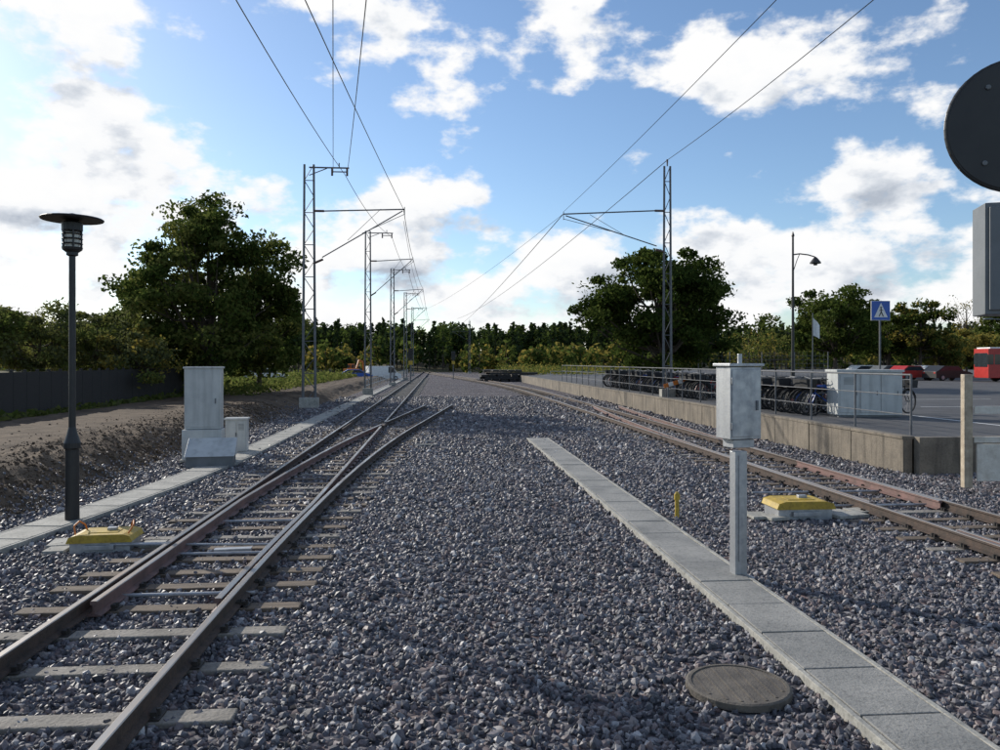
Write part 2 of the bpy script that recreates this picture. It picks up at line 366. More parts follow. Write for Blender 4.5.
# ---------------------------------------------------------------- point machines
def machine(loc,rz,loops,sc):
    b=B()
    b.box(0,0,.10,1.0,.62,.20,m=1); b.prism([(-.54,.205),(.54,.205),(.50,.30),(.38,.335),(-.38,.335),(-.50,.30)],-.35,.35,m=0)
    b.box(-.78,-.05,.05,.35,.5,.05,m=2); b.box(.78,.1,.05,.4,.45,.05,m=2); b.box(0,-.36,.12,.5,.04,.08,m=1)
    b.box(0,0,.341,.5,.3,.012,m=0); b.box(.1,.05,.37,.16,.1,.05,m=1)
    if loops:
        for s in (-1,1): b.path([(s*.44,-.2,.33),(s*.50,-.1,.46),(s*.46,.05,.52),(s*.40,.15,.44),(s*.38,.2,.32)],.016,6,3)
    b.build('point_machine',['yellow','galv','conc','orange'],loc,rz,bevel=.012,scale=sc)
machine((-4.76,11.6,.0),math.radians(4),True,.8)
machine((6.25,13.1,.0),0,False,.95)
b=B(); b.box(0,0,.06,.6,.35,.06); b.box(.5,.3,.05,.4,.4,.05); b.box(-1.3,.2,.05,.35,.3,.06); b.build('concrete_slabs',['conc'],(7.05,12.9,0),.2,bevel=.01)
b=B(); b.box(0,0,.04,.5,.5,.06); b.build('concrete_slabs',['conc'],(-5.4,11.9,0),.2,bevel=.01)
b=B(); b.tube((0,0,0),(0,0,.36),.04,.035,10); b.box(0,0,.38,.10,.04,.10); b.lathe([(.04,.42),(.03,.46),(.0,.47)],10)
b.build('yellow_marker_post',['yellow'],(4.1,13.1,0),.3,bevel=.005)
b=B(); b.box(0,0,.05,.7,.12,.04); b.box(.1,1.2,.05,.5,.1,.04); b.build('concrete_slabs',['conc'],(-.4,25,0))
# ---------------------------------------------------------------- left street lamp
b=B(); b.lathe([(.17,0),(.17,.04),(.11,.07),(.105,1.25),(.13,1.28),(.13,1.36),(.085,1.5),(.055,1.62),(.05,4.45),(.09,4.47),(.09,4.52),(.05,4.54)],18,0)
b.lathe([(.10,4.52),(.15,4.56),(.16,4.60)],18,0); b.lathe([(.115,4.60),(.135,4.84)],18,1)
for i in range(6):
    t=i*math.pi/3; b.tube((.15*math.cos(t),.15*math.sin(t),4.58),(.15*math.cos(t),.15*math.sin(t),4.98),.014)
for z in (4.66,4.74,4.82): b.ring((0,0,z),.15,.012,'z',18,4)
b.lathe([(.14,4.86),(.16,4.88),(.16,5.0),(.10,5.04)],18,0)
b.lathe([(.47,5.05),(.48,5.07),(.46,5.085),(.14,5.13),(.05,5.16),(0.01,5.17)],28,0); 
b.build('street_lamp',['black','lglass'],at(-.55,12.9,0))
# ---------------------------------------------------------------- trackside cabinets
b=B(); b.box(0,0,.42,1.0,.6,.84,m=0); b.box(0,.08,1.66,.92,.5,1.62,m=0); b.box(0,.08,2.49,.98,.56,.05,m=0); b.box(0,-.18,1.66,.84,.016,1.5,m=0); b.box(.33,-.2,1.6,.03,.03,.14,m=1)
b.box(0,.0,.03,1.1,.75,.06,m=2)
b.build('signalling_cabinet',['cab','cabd','conc'],at(-.381,20.9,.06),.12,bevel=.012)
b=B(); b.prism([(-.55,0),(.55,0),(.55,.30),(-.55,.30)],-.55,.0,m=1); 
k=len(b.v); b.v+= [(-.6,-.6,.30),(.6,-.6,.30),(.6,.05,.72),(-.6,.05,.72),(-.6,.05,.30),(.6,.05,.30)]
for q in ((0,1,2,3),(0,4,5,1),(3,2,5,4),(0,3,4),(1,5,2)): b.f.append(tuple(k+i for i in q)); b.m.append(0)
b.build('sloped_equipment_chest',['cab','cabd'],at(-.369,20.1,.02),.12,bevel=.01)
b=B(); b.box(0,0,.5,.6,.45,.98,m=0); b.box(0,0,1.01,.67,.52,.05,m=0); b.box(-.13,-.235,.5,.24,.02,.86,m=0); b.box(.15,-.235,.5,.24,.02,.86,m=0); b.box(0,-.25,.55,.03,.02,.12,m=1)
for i in range(5): b.box(.15,-.25,.7+i*.04,.16,.01,.012,m=1)
b.build('trackside_cabinet',['cab','cabd'],at(-.338,23,.02),.1,bevel=.01)
# ---------------------------------------------------------------- dark board fence
b=B(); y=3
while y<54:
    b.box(0,y+.95/2,.85+.01*random.random(),.04,.93,1.62,m=0,rz=random.uniform(-.01,.01)); b.box(-.06,y,.86,.1,.1,1.8)
    y+=.95
b.build('board_fence',['fence'],(-15.9,0,.65))
# ---------------------------------------------------------------- catenary masts
def mast(loc,H,arm,ztop,zlow,side=1,gap=.5,bracket=True,r=.0,zend=None):
    b=B(); g=gap
    for s in (-1,1): b.tube((s*g/2,0,0),(s*g/2*.75,0,H),.07,.055,4)
    n=int(H/.8)
    for i in range(n):
        z0=i*H/n;z1=(i+1)*H/n; w0=g/2*(1-.25*z0/H);w1=g/2*(1-.25*z1/H); sg=1 if i%2 else -1
        b.tube((sg*w0,0,z0),(-sg*w1,0,z1),.02,.02,4)
        if i%2: b.tube((-w1,0,z1),(w1,0,z1),.022,.022,4)
    b.box(0,0,.15,g+.3,.5,.5,m=2)
    ze=zend or ztop
    A=arm*side
    b.tube((side*g*.4,0,ztop),(side*(g*.4+.5),0,ztop),.06,.06,8,1)
    b.tube((side*(g*.4+.5),0,ztop),(A,0,ze),.035)
    b.tube((side*g*.4,0,zlow),(side*(g*.4+.45),0,zlow+.35*(ze-zlow)/max(1,arm)*1.0),.06,.06,8,1)
    b.tube((side*(g*.4+.4),0,zlow+.3),(A*.98,0,ze-.08),.03)
    b.tube((A*.55,0,zlow+(ze-zlow)*.55),(A,0,ze-.25),.015); b.tube((A*.4,0,zlow+(ze-zlow)*.42),(A*.75,0,ze),.012)
    b.tube((A,0,ze+.12),(A,0,ze-.3),.02)
    if bracket:
        b.tube((0,0,H-.15),(side*2.0,0,H-.15),.04); b.tube((0,0,H-.55),(side*.9,0,H-.18),.025); b.tube((side*1.9,0,H-.35),(side*1.2,0,H-.35),.03)
        for q in (1.15,1.9): b.tube((side*q,0,H-.15),(side*q,0,H-.55),.055,.055,8,1)
        b.tube((side*1.5,0,H-.15),(side*1.5,0,H+.1),.03)
    else: b.tube((0,0,H),(0,0,H+.35),.03,.05,8,1)
    return b.build('overhead_line_mast',['mast','ceram','conc'],loc)
mast((-6.5,40,.5),12.2,4.8,9.85,7.2,1,.62,zend=10.0)
mast((-5.6,63,.2),13.0,3.6,10.6,7.8,1,.5,zend=10.8)
mast((-5.1,88,0),13.2,3.4,10.7,8,1,.45,zend=10.9)
mast((-4.9,118,0),13.2,3.2,10.7,8,1,.45,zend=10.9)
mast((-4.9,150,0),13.2,3.2,10.7,8,1,.45,zend=10.9)
mast((12.0,40,.88),12.1,5.5,9.75,7.6,-1,.42,False,zend=9.5)
mast((7.5,185,0),12.5,4,10,7.6,-1,.42,False)
b=B()
def wire(p0,p1,sag,r=.017,n=24):
    p=[]
    for i in range(n+1):
        t=i/n; q=Vector(p0).lerp(Vector(p1),t); q.z-=4*sag*t*(1-t); p.append(tuple(q))
    for a,c in zip(p[:-1],p[1:]): b.tube(a,c,r,r,4,0,False)
wire((-4.7,40,12.2),(-4.7,-22,12.3),1.2); wire((-5.3,40,12.3),(2.9,-22,12.3),1.2,.012); wire((-4.6,40,12.2),(3.8,-22,12.4),1.2,.014)
wire((-1.75,40,10.5),(-4.2,-22,10.6),.5,.014)
wire((-4.7,40,12.2),(-3.7,63,12.8),.5); wire((-1.75,40,10.5),(-2.0,63,11),.3); wire((-3.7,63,12.8),(-3.3,88,12.8),.5); wire((-2,63,11),(-1.7,88,11),.3)
wire((-3.3,88,12.8),(-3,150,12.8),.8,.02); wire((-1.7,88,11),(-1.8,150,11),.5,.02); wire((-1.75,40,9.9),(-2,63,9.9),.1,.01); wire((-2,63,9.9),(-1.7,150,9.9),.2,.012)
wire((12.0,40,13.3),(10.5,-22,13.2),1.1); wire((6.5,40,10.5),(7.3,-22,10.5),.5,.012)
wire((12.0,40,13.3),(4.6,185,13),1.2,.025); wire((6.5,40,10.4),(3.5,185,10.4),.8,.025); wire((6.5,40,10.4),(-1.7,120,10.9),.5,.012)
b.build('overhead_wires',['black'])
# ---------------------------------------------------------------- platform / parking on the right
b=B()
PZ=.88
b.v=[(11.42,18.02,PZ),(140,18.02,PZ),(140,190,PZ),(11.42,190,PZ)]; b.f=[(0,1,2,3)]; b.m=[0]
b.build('parking_lot_pavement',['asph'])
b=B(); y=18
while y<88:
    b.box(11.35+random.uniform(-.01,.01),y+1.2,.40+random.uniform(-.008,.008),.24,2.375,.98,m=0); b.box(11.36,y+1.2,.865,.30,2.39,.075,m=0); y+=2.4
b.box(11.35,139,.40,.24,101.9,.98); x=11.5
while x<40: b.box(x+1.2,17.9,.40,2.385,.24,.98,m=0); x+=2.4
b.build('retaining_wall',['wall'],bevel=.012)
b=B()
for (x0,y0,x1,y1) in ((16,19,16.12,40),(19.5,24,27,24.12),(19.5,30,27,30.12),(19.5,36,27,36.12),(19.5,42,27,42.12)):
    k=len(b.v); b.v+=[(x0,y0,PZ+.004),(x1,y0,PZ+.004),(x1,y1,PZ+.004),(x0,y1,PZ+.004)]; b.f.append((k,k+1,k+2,k+3)); b.m.append(0)
b.build('painted_parking_lines',['white'])
b=B(); y=18.5; FH=1.5
while y<75: b.tube((0,y,0),(0,y,FH),.028,.028,8); y+=2.6
for z in (FH,FH*.66,FH*.33): b.tube((0,18.5,z),(0,y-2.6,z),.024 if z==FH else .014,None,8)
b.build('pipe_railing',['mast'],(11.75,0,PZ))
# bicycles
b=B(); R=.34
b.ring((-.52,0,R),R,.024,'y',22,5,1); b.ring((.52,0,R),R,.024,'y',22,5,1)
for c in (-.52,.52):
    for i in range(8):
        t=math.pi*i/8+.1; b.tube((c-R*math.cos(t),0,R-R*math.sin(t)),(c+R*math.cos(t),0,R+R*math.sin(t)),.004,None,3,2,False)
    pts=[(c+(R+.04)*math.cos(t),0,R+(R+.04)*math.sin(t)) for t in np.linspace(.3,2.9,9)]
    for p,q in zip(pts[:-1],pts[1:]): b.tube(p,q,.02,None,4,1,False)
BB=(-.08,0,.30); ST=(-.22,0,.75); HT=(.36,0,.80); HB=(.40,0,.62)
for a,c in ((BB,ST),(ST,HT),(BB,HB),(HT,HB)): b.tube(a,c,.02,None,6,0)
for s in (-.05,.05):
    b.tube((-.52,s,R),(BB[0],s*.5,BB[2]),.01,None,5); b.tube((-.52,s,R),(ST[0],s*.5,ST[2]),.01,None,5); b.tube((HB[0],s,HB[2]),(.52,s,R),.013,None,5)
b.tube(ST,(-.26,0,.92),.014,None,6,2); b.box(-.27,0,.95,.26,.13,.05,m=1); b.tube(HT,(.33,0,.98),.014,None,6,2)
b.path([(.18,-.28,.98),(.33,-.22,1.0),(.34,0,1.0),(.33,.22,1.0),(.18,.28,.98)],.013,6,2); b.ring((BB[0],.05,BB[2]),.09,.01,'y',12,4,2)
b.tube((BB[0],.1,.30),(.05,.1,.2),.012,None,5,2); b.box(-.55,0,.74,.36,.13,.02,m=1)
b.prism([(.45,.75),(.72,.75),(.76,.98),(.42,.98)],-.16,.16,m=1)
BC=['black','red','blue','cabd']; bikes=[]
for i,c in enumerate(BC): 
    if i==0: o=b.build('bicycle',[c,'rubber','mast'],at(.51,27.5,PZ),.4,scale=1.2); bikes.append(o.data)
    else:
        me=bikes[0].copy(); me.materials[0]=M[c]; bikes.append(me)
def bike(x,y,rz):
    o=bpy.data.objects.new('bicycle',bikes[random.choice([0,0,0,0,0,1,2,3,3])]); S.collection.objects.link(o); o.location=(x,y,PZ); o.rotation_euler=(random.uniform(-.08,.08),0,rz); o.scale=(1.25,)*3
for y in list(np.arange(25.6,33,.30))+list(np.arange(36,57,.42)):
    if random.random()<.94: bike(13.3+random.uniform(-.15,.15),y+random.uniform(-.08,.08),random.choice([0,math.pi])+random.uniform(-.45,.15))
b=B()
for y0,y1 in ((25.5,33.2),(35.6,57)):
    for x in (-.5,.5): b.tube((x,y0,.35),(x,y1,.35),.025,None,6)
    y=y0
    while y<y1: b.tube((-.5,y,0),(-.5,y,.75),.018,None,6); b.tube((.5,y,0),(.5,y,.75),.018,None,6); b.tube((-.5,y,.75),(.5,y,.75),.018,None,6); y+=.84
b.build('bicycle_rack',['mast'],(13.3,0,PZ))
b=B(); b.box(0,0,.78,2.1,.9,1.42,m=0); b.box(0,0,1.53,2.2,1.0,.08,m=0); b.box(0,0,.04,2.0,.8,.08,m=1)
for s in (-1,0,1): b.box(s*.67,-.46,.78,.62,.02,1.25,m=0); b.box(s*.67+.22,-.475,.8,.03,.02,.14,m=1)
for i in range(6): b.box(-.67,-.475,1.1+i*.04,.4,.012,.012,m=1)
b.build('utility_cabinet',['cab','cabd'],at(.468,26,PZ),-.1,bevel=.012)
b=B(); b.box(0,0,1.25,.17,.14,2.3); b.box(1.6,0,1.25,.17,.14,2.3); b.box(1.1,-.09,1.68,2.0,.04,.16,m=1); b.box(1.1,-.09,1.08,2.0,.04,.12,m=1); b.box(1.15,-.09,.62,2.0,.05,.75,m=1)
b.build('timber_barrier',['timber','timberw'],at(.6,15.8,.05),-.1,bevel=.008)
# right street lamp
b=B(); b.tube((0,0,0),(0,0,1.4),.11,.10,10); b.tube((0,0,1.4),(0,0,8.1),.075,.05,10); b.lathe([(.05,8.1),(.08,8.15),(.02,8.35)],10)
b.path([(0,0,7.2),(.35,0,7.25),(.8,0,7.2),(1.15,0,7.1)],.035); b.path([(0,0,6.3),(.2,0,6.9),(.35,0,7.25)],.02); b.lathe([(.04,0),(.12,-.08),(.27,-.28),(.27,-.33),(.10,-.34),(.09,-.42)],16,0,(1.17,0,7.1))
b.build('street_lamp',['black'],at(.3766,39,PZ))
b=B(); b.tube((0,0,0),(0,0,8),.08,.06,8); b.path([(0,0,7.7),(-.6,0,8.1),(-1.6,0,8.15)],.04); b.prism([(-2.2,8.1),(-1.5,8.1),(-1.5,8.22),(-2.1,8.2)],-.12,.12)
b.build('street_lamp',['cabd'],at(.655,62,PZ-2.9),0)
b=B(); b.tube((0,0,0),(0,0,3.95),.035,None,8,0); b.box(0,-.05,3.6,.72,.03,.72,m=1); b.box(0,-.035,3.6,.76,.02,.76,m=2)
k=len(b.v); b.v+=[(-.27,-.07,3.34),(.27,-.07,3.34),(0,-.07,3.9)]; b.f.append((k,k+1,k+2)); b.m.append(2)
b.lathe([(.035,3.71),(.035,3.74)],8,3,(0,-.075,0)); b.tube((0,-.076,3.7),(.01,-.076,3.55),.022,None,5,3); b.tube((.01,-.076,3.55),(-.08,-.076,3.38),.017,None,5,3); b.tube((.01,-.076,3.55),(.09,-.076,3.38),.017,None,5,3); b.tube((-.07,-.076,3.6),(.07,-.076,3.62),.012,None,5,3)
b.build('pedestrian_crossing_sign',['mast','blue','white','black'],at(.4885,30,PZ+.2))
b=B(); b.tube((0,0,0),(0,0,5.6),.04,.03,8,0)
f=lambda x:.05*math.sin(x*14)
for i in range(6):
    x0=.04+i*.09;x1=x0+.09; k=len(b.v)
    b.v+=[(x0,f(x0),3.9-x0*.5),(x1,f(x1),3.9-x1*.5),(x1,f(x1),5.3-x1*1.1),(x0,f(x0),5.3-x0*1.1)]; b.f.append((k,k+1,k+2,k+3)); b.m.append(1)
b.build('white_flag',['cabd','white'],at(.402,60,PZ-.0))
b=B()
for i in range(6): b.box(-.62+i*.25,0,.62+i*.07,.24,.03,.2,0,i%2,ry=-.27)
b.tube((-.5,.05,0),(-.5,.05,.8),.03,m=2); b.tube((.5,.05,0),(.5,.05,1.05),.03,m=2); b.build('warning_barrier',['orange','white','cabd'],(12.2,38.8,PZ))
b=B()
for i in range(5): b.tube((i*2.4,0,0),(i*2.4,0,2.6),.04,None,6)
for z in np.arange(.2,2.6,.3): b.tube((0,0,z),(9.6,0,z),.01,None,3)
for x in np.arange(0,9.6,.3): b.tube((x,0,.1),(x,0,2.6),.009,None,3)
b.build('mesh_fence',['mast'],at(.255,62,PZ),-.35)
# vehicles
def car(name,loc,rz,paint,L=4.4,Hh=1.45,van=False):
    b=B(); W=.86
    if van: pr=[(-L/2,.3),(L/2,.3),(L/2,.9),(L/2-.7,1.15),(L/2-1.3,Hh),(-L/2,Hh)]
    else: pr=[(-L/2,.28),(L/2,.28),(L/2+.02,.7),(L/2-.35,.86),(L/2-1.1,.95),(L/2-1.75,Hh),(-L/2+1.0,Hh),(-L/2+.25,.98),(-L/2,.9)]
    b.prism(pr,-W,W,0)
    if van: gl=[(L/2-.8,1.12),(L/2-1.32,Hh-.12),(L/2-2.0,Hh-.12),(L/2-2.0,1.12)]
    else: gl=[(L/2-1.2,.98),(L/2-1.8,Hh-.08),(-L/2+1.05,Hh-.08),(-L/2+.45,1.0)]
    b.prism(gl,-W-.006,W+.006,1)
    a,c=(gl[0],gl[1]); b.box((a[0]+c[0])/2+.02,0,(a[1]+c[1])/2,.02,1.5,.5,m=1,ry=-math.atan2(a[0]-c[0],c[1]-a[1]))
    for x in (-L/2+.8,L/2-.85):
        for s in (-1,1): b.tube((x,s*(W-.2),.32),(x,s*(W+.02),.32),.32,None,18,2); b.tube((x,s*(W+.02),.32),(x,s*(W+.03),.32),.19,None,12,3)
    for s in (-1,1): b.box(L/2,s*.62,.68,.04,.3,.14,m=3); b.box(-L/2,s*.66,.78,.04,.22,.16,m=4)
    b.build(name,[paint,'glass','rubber','galv','red'],loc,rz,bevel=.03)
car('parked_car',at(.527,78,PZ),.3,'red'); car('parked_car',at(.552,82,PZ),.3,'cab'); car('parked_car',at(.50,84,PZ),.3,'cabd'); car('parked_car',at(.575,76,PZ),.2,'black'); car('parked_car',at(.47,88,PZ),.1,'white')
car('white_van',at(-.15,115,0),.4,'white',5,2.1,True); car('parked_car',at(-.185,110,.2),.2,'blue'); car('parked_car',at(-.30,80,.6),.2,'white')
b=B(); b.box(0,0,1.7,11,2.5,2.7,m=0); b.box(0,0,2.05,11.02,2.52,.95,m=1)
for i in range(7): b.box(-5+i*1.6,0,2.05,.12,2.54,.97,m=0)
b.box(-5.5,0,2.0,.06,2.2,1.3,m=1)
for x in (-3.6,3.2):
    for s in (-1,1): b.tube((x,s*1.0,.5),(x,s*1.28,.5),.5,None,18,2)
b.box(0,0,3.1,10.6,2.3,.16,m=3); b.build('red_bus',['red','glass','rubber','white'],at(.698,72,PZ),-.15,bevel=.05)
# excavator
b=B(); 
for s in (-1,1): b.prism([(-1.6,0),(1.6,0),(1.9,.35),(1.6,.75),(-1.6,.75),(-1.9,.35)],s*1.05-.25,s*1.05+.25,1)
b.box(-.4,0,1.3,2.9,2.3,1.0,m=0); b.box(.6,.55,2.1,1.3,.95,1.4,m=0); b.box(.62,.55,2.25,1.34,.99,.8,m=2)
b.path([(1,-.3,1.4),(2.6,-.3,3.6),(4.3,-.3,3.2)],.2,6,0); b.path([(4.3,-.3,3.2),(4.6,-.3,1.2)],.15,6,0); b.prism([(4.2,.4),(5.0,.5),(4.9,1.3),(4.4,1.3)],-.8,.2,1)
b.build('excavator',['orange','cabd','glass'],at(-.19,140,.0),1.2,bevel=.04,scale=.85)
b=B()
for k in range(5):
    for i in range(9-k): 
        if k%2==0: b.box(-4+i*.95+.2*k,0,.15+k*.28,.8,2.6,.24,random.uniform(-.1,.1))
        else: b.box(-.3+random.uniform(-.5,.5),-1.2+i*.3,.15+k*.28,7.2-k*.5,.26,.24,random.uniform(-.03,.03))
b.build('stack_of_old_sleepers',['fence'],at(.017,108,0),scale=1.15)
b=B()
for i in range(40): b.tube((0,i*2.5,0),(0,i*2.5,1.1),.035,None,5)
for z in (1.1,.6): b.tube((0,0,z),(0,97.5,z),.03,None,5)
b.build('bridge_railing',['galv'],(-6.4,70,0))
b=B()
for i in range(10): b.tube((i*2,0,0),(i*2,0,1.5),.04,None,5)
for z in (1.5,1.,.5): b.tube((0,0,z),(18,0,z),.035,None,5)
b.build('steel_railing',['galv'],at(.065,100,0),-.4)
for (bb,t) in ((-.115,95),(-.06,120)):
    b=B(); b.tube((0,0,0),(0,0,4.2),.07,None,8,0); b.box(0,-.1,3.7,.6,.2,1.3,m=1); b.box(0,-.1,2.6,.5,.06,.5,m=2)
    for z in (3.35,3.75,4.1): b.tube((0,-.2,z),(0,-.42,z),.12,None,10,1)
    b.build('railway_signal',['mast','black','yellow'],at(bb,t,0))
# level crossing signal, seen from behind, at the right edge
b=B(); b.tube((.16,0,0),(.16,0,4.2),.045,None,10,1); b.tube((0,-.012,3.675),(0,.012,3.675),.27,None,48,0); b.ring((0,0,3.675),.27,.012,'y',48,5,0); b.tube((.08,-.05,3.675),(.08,-.012,3.675),.07,None,24,0); b.box(.10,-.03,3.675,.12,.05,.08,m=0)
for t in (.6,2.2,4.0,5.5): b.tube((.2*math.cos(t),-.02,3.675+.2*math.sin(t)),(.2*math.cos(t),-.012,3.675+.2*math.sin(t)),.012,None,6,2)
b.tube((0,.02,3.675),(0,.2,3.71),.13,.13,20,0,False)
b.box(.0,0,3.12,.30,.16,.455,m=2); b.box(.0,-.085,3.12,.27,.012,.42,m=2)
b.build('level_crossing_signal',['black','galv','cabd'],at(.668,3.2,0),-.35,bevel=.004)
# ---------------------------------------------------------------- trees
def leafquads(P,size):
    n=len(P); a=RNG.normal(size=(n,3)); a/=np.linalg.norm(a,axis=1)[:,None]; c=RNG.normal(size=(n,3)); c-=a*(a*c).sum(1)[:,None]; c/=np.linalg.norm(c,axis=1)[:,None]
    s=(size*RNG.uniform(.6,1.3,n))[:,None]; a=a*s; c=c*s*.6
    return np.stack([P-a,P-c*.9,P+a,P+c],1)
def tree(name,loc,H,rx,z0,nc,nl,ls,mats,seed,tr=.25,clr=.2,airy=.0,ry=None,top=1.0,umin=.15):
    rg=np.random.default_rng(seed); b=B(); ry=ry or rx; zc=(H+z0)/2; rz=(H-z0)/2
    C=[]
    ph=rg.uniform(0,6.28,6)
    while len(C)<nc:
        d=rg.normal(size=3); d/=np.linalg.norm(d); u=rg.uniform(umin,1)**.45*.88
        az=math.atan2(d[1],d[0]); w=1+.16*math.sin(3*az+ph[0]+2*d[2])+.13*math.sin(5*az+ph[1]+3*d[2])+.13*math.sin(5*d[2]+ph[2]+az)
        wz=1+.12*math.sin(2*az+ph[3])
        taper=1 if d[2]<0 else 1-(1-top)*d[2]
        C.append((d[0]*rx*u*w*taper,d[1]*ry*u*w*taper,zc+d[2]*rz*u*wz))
    C=np.array(C); base=Vector((0,0,0)); lean=Vector((rg.uniform(-.3,.3),rg.uniform(-.3,.3),0))
    tp=[base,Vector((lean.x*.4,lean.y*.4,z0+.6)),Vector((lean.x,lean.y,zc)),Vector((lean.x*1.5,lean.y,z0+(H-z0)*.8))]
    rs=[tr,tr*.75,tr*.45,tr*.12]
    for i in range(3): b.tube(tp[i],tp[i+1],rs[i],rs[i+1],9,0,False)
    for c in C[:min(nc,60)]:
        t=rg.uniform(0,1); s=tp[1].lerp(tp[2],t); r=tr*.3; e=Vector(c); mid=s.lerp(e,.5)+Vector((0,0,-.08*(e-s).length))
        b.tube(s,mid,r,r*.6,5,0,False); b.tube(mid,e,r*.6,r*.15,5,0,False)
    P=[];mi=[]
    W=rg.uniform(.4,1.5,nc); W/=W.sum()
    for c,wt in zip(C,W):
        per=int(nl*wt); r=clr*rx*rg.uniform(.45,1.35); d=rg.normal(size=(per,3)); d/=np.linalg.norm(d,axis=1)[:,None]
        q=c+d*(r*rg.uniform(.2,1,(per,1))**.6*rg.choice([1,1.25],(per,1),p=[.8,.2]))*np.array([1.1,1.1,.65]); P.append(q)
        k=rg.choice([1,2,3],p=[.38,.36,.26]); mm=rg.choice([1,2,3],per,p=[.3,.4,.3]); mm[rg.random(per)<.6]=k; mi.append(mm)
    P=np.concatenate(P); b.quads(leafquads(P,ls),np.concatenate(mi).tolist())
    b.build(name,['bark']+mats,loc)
tree('linden_tree',at(-.372,48,.7),12.9,5.5,.8,190,38000,.145,['g1','g2','g3'],3,.3,.17,top=.68)
tree('linden_tree',at(-.43,52,.7),8.6,4.2,.6,80,13000,.16,['g1','g2','g3'],5,.2,.2)
tree('linden_tree',at(-.31,54,.7),7.2,3.9,.4,70,11000,.16,['g1','g2','g3'],6,.2,.22)
tree('willow_tree',at(-.60,40,.7),5.4,3.2,.4,70,12000,.10,['gg','g3','g3'],11,.10,.20)
tree('willow_tree',at(-.68,38,.7),5.7,3.0,.4,70,11000,.10,['gg','g3','g2'],12,.10,.20)
tree('willow_tree',at(-.52,44,.7),5.0,3.2,.4,70,12000,.10,['gg','g3','g2'],13,.10,.20)
tree('willow_tree',at(-.47,42,.7),4.2,2.6,.2,50,9000,.10,['gg','g3','y1'],14,.10,.22)
tree('oak_tree',at(.212,60,PZ-.3),11.5,6.1,1.2,180,38000,.165,['g1','g2','g1'],21,.42,.165)
tree('maple_tree',at(.43,92,PZ),11.4,6.2,1.5,100,17000,.23,['g1','g2','g2'],31,.3,.19)
tree('maple_tree',at(.50,98,PZ),9,4.0,1.5,60,10000,.23,['g1','g2','g2'],32,.3,.21)
tree('maple_tree',at(.54,95,PZ),9.8,4.0,1.5,50,6000,.22,['g1','g2','y1'],33,.25,.2)
tree('birch_tree',at(.60,100,PZ),6.6,4.6,.6,60,10000,.2,['g3','y1','y1'],34,.15,.22)
tree('birch_tree',at(.565,96,PZ),5.6,3.4,.6,40,7000,.2,['g3','y1','g2'],36,.15,.22)
tree('maple_tree',at(.66,120,PZ),13,5.5,2,60,8000,.28,['g1','g2','g2'],35,.3,.2)
tree('birch_tree',at(.60,104,PZ),11,2.6,4,36,700,.12,['g2','y1','y1'],39,.14,.3)
tree('birch_tree',at(.355,100,PZ),6.5,4.5,.5,46,1500,.16,['g2','g3','y1'],37,.12,.3)
tree('birch_tree',at(.32,104,PZ),6.5,4.5,.5,46,1200,.16,['g2','g3','y1'],38,.12,.3)
# distant forest
def forest():
    b=B(); P=[];mi=[]
    rg=np.random.default_rng(55)
    def add(x,y,H,kind,z=0):
        b.tube((x,y,z),(x,y,z+H*.9),.2,.05,4,0,False)
        if kind==0:
            n=130; t=rg.uniform(.08,1,n)**.8; r=(1-t)*H*.2+.35; a=rg.uniform(0,6.28,n); k=rg.uniform(.3,1,n)
            P.append(np.stack([x+r*k*np.cos(a),y+r*k*np.sin(a),z+t*H],1)); mi.append(rg.choice([1,2],n,p=[.7,.3]))
        elif kind==1:
            n=150; d=rg.normal(size=(n,3)); d/=np.linalg.norm(d,axis=1)[:,None]; d*=rg.uniform(.5,1,(n,1))
            P.append(np.array([x,y,z+H*.66])+d*np.array([H*.22,H*.22,H*.34])); mi.append(rg.choice([1,2,3],n,p=[.4,.35,.25]))
        else:
            n=110; d=rg.normal(size=(n,3)); d/=np.linalg.norm(d,axis=1)[:,None]; d*=rg.uniform(.5,1,(n,1))
            P.append(np.array([x,y,z+H*.52])+d*np.array([H*.33,H*.33,H*.5])); mi.append(rg.choice([2,3,4],n,p=[.25,.5,.25]) if rg.random()<.75 else rg.choice([3,4],n,p=[.4,.6]))
    for i in range(1100):
        bb=rg.uniform(-.95,1.0); t=rg.uniform(215,300)
        x,y=site(bb,t); z=min(8,max(0,(y-215)*.075))-.3; H=rg.uniform(10,15)-z*.35
        if -.12<bb<.12: H*=.95
        add(x,y,H,rg.choice([0,1],p=[.5,.5]),z)
    for i in range(190):
        bb=rg.uniform(-.9,1.0); t=rg.uniform(185,212)
        x,y=site(bb,t)
        if t<205 and abs(bb+.075)<.03: continue
        add(x,y,rg.uniform(4,8.5),2 if rg.random()<.7 else 1)
    for i in range(16):
        x,y=site(rg.uniform(.03,.12),rg.uniform(165,180)); add(x,y,rg.uniform(4,6.5),2)
    P_=np.concatenate(P); b.quads(leafquads(P_,.72),np.concatenate(mi).tolist())
    b.build('distant_forest',['bark','pn','g1','g2','y1'])
forest()
def scrub(name,x0,x1,y0,y1,n,z,h,mats,seed):
    rg=np.random.default_rng(seed); P=np.stack([rg.uniform(x0,x1,n),rg.uniform(y0,y1,n),z+np.abs(rg.normal(0,h,n))],1); b=B(); b.quads(leafquads(P,.16),rg.choice([0,1,2],n).tolist()); b.build(name,mats)
scrub('scrub_vegetation',-24,-11,48,110,16000,.65,.35,['g2','g3','g3'],3)
scrub('scrub_vegetation',-15.6,-14.9,6,50,3000,.6,.10,['g2','g3','gg'],4)
scrub('scrub_vegetation',11.6,30,110,160,9000,.8,.6,['g2','g3','y1'],5)
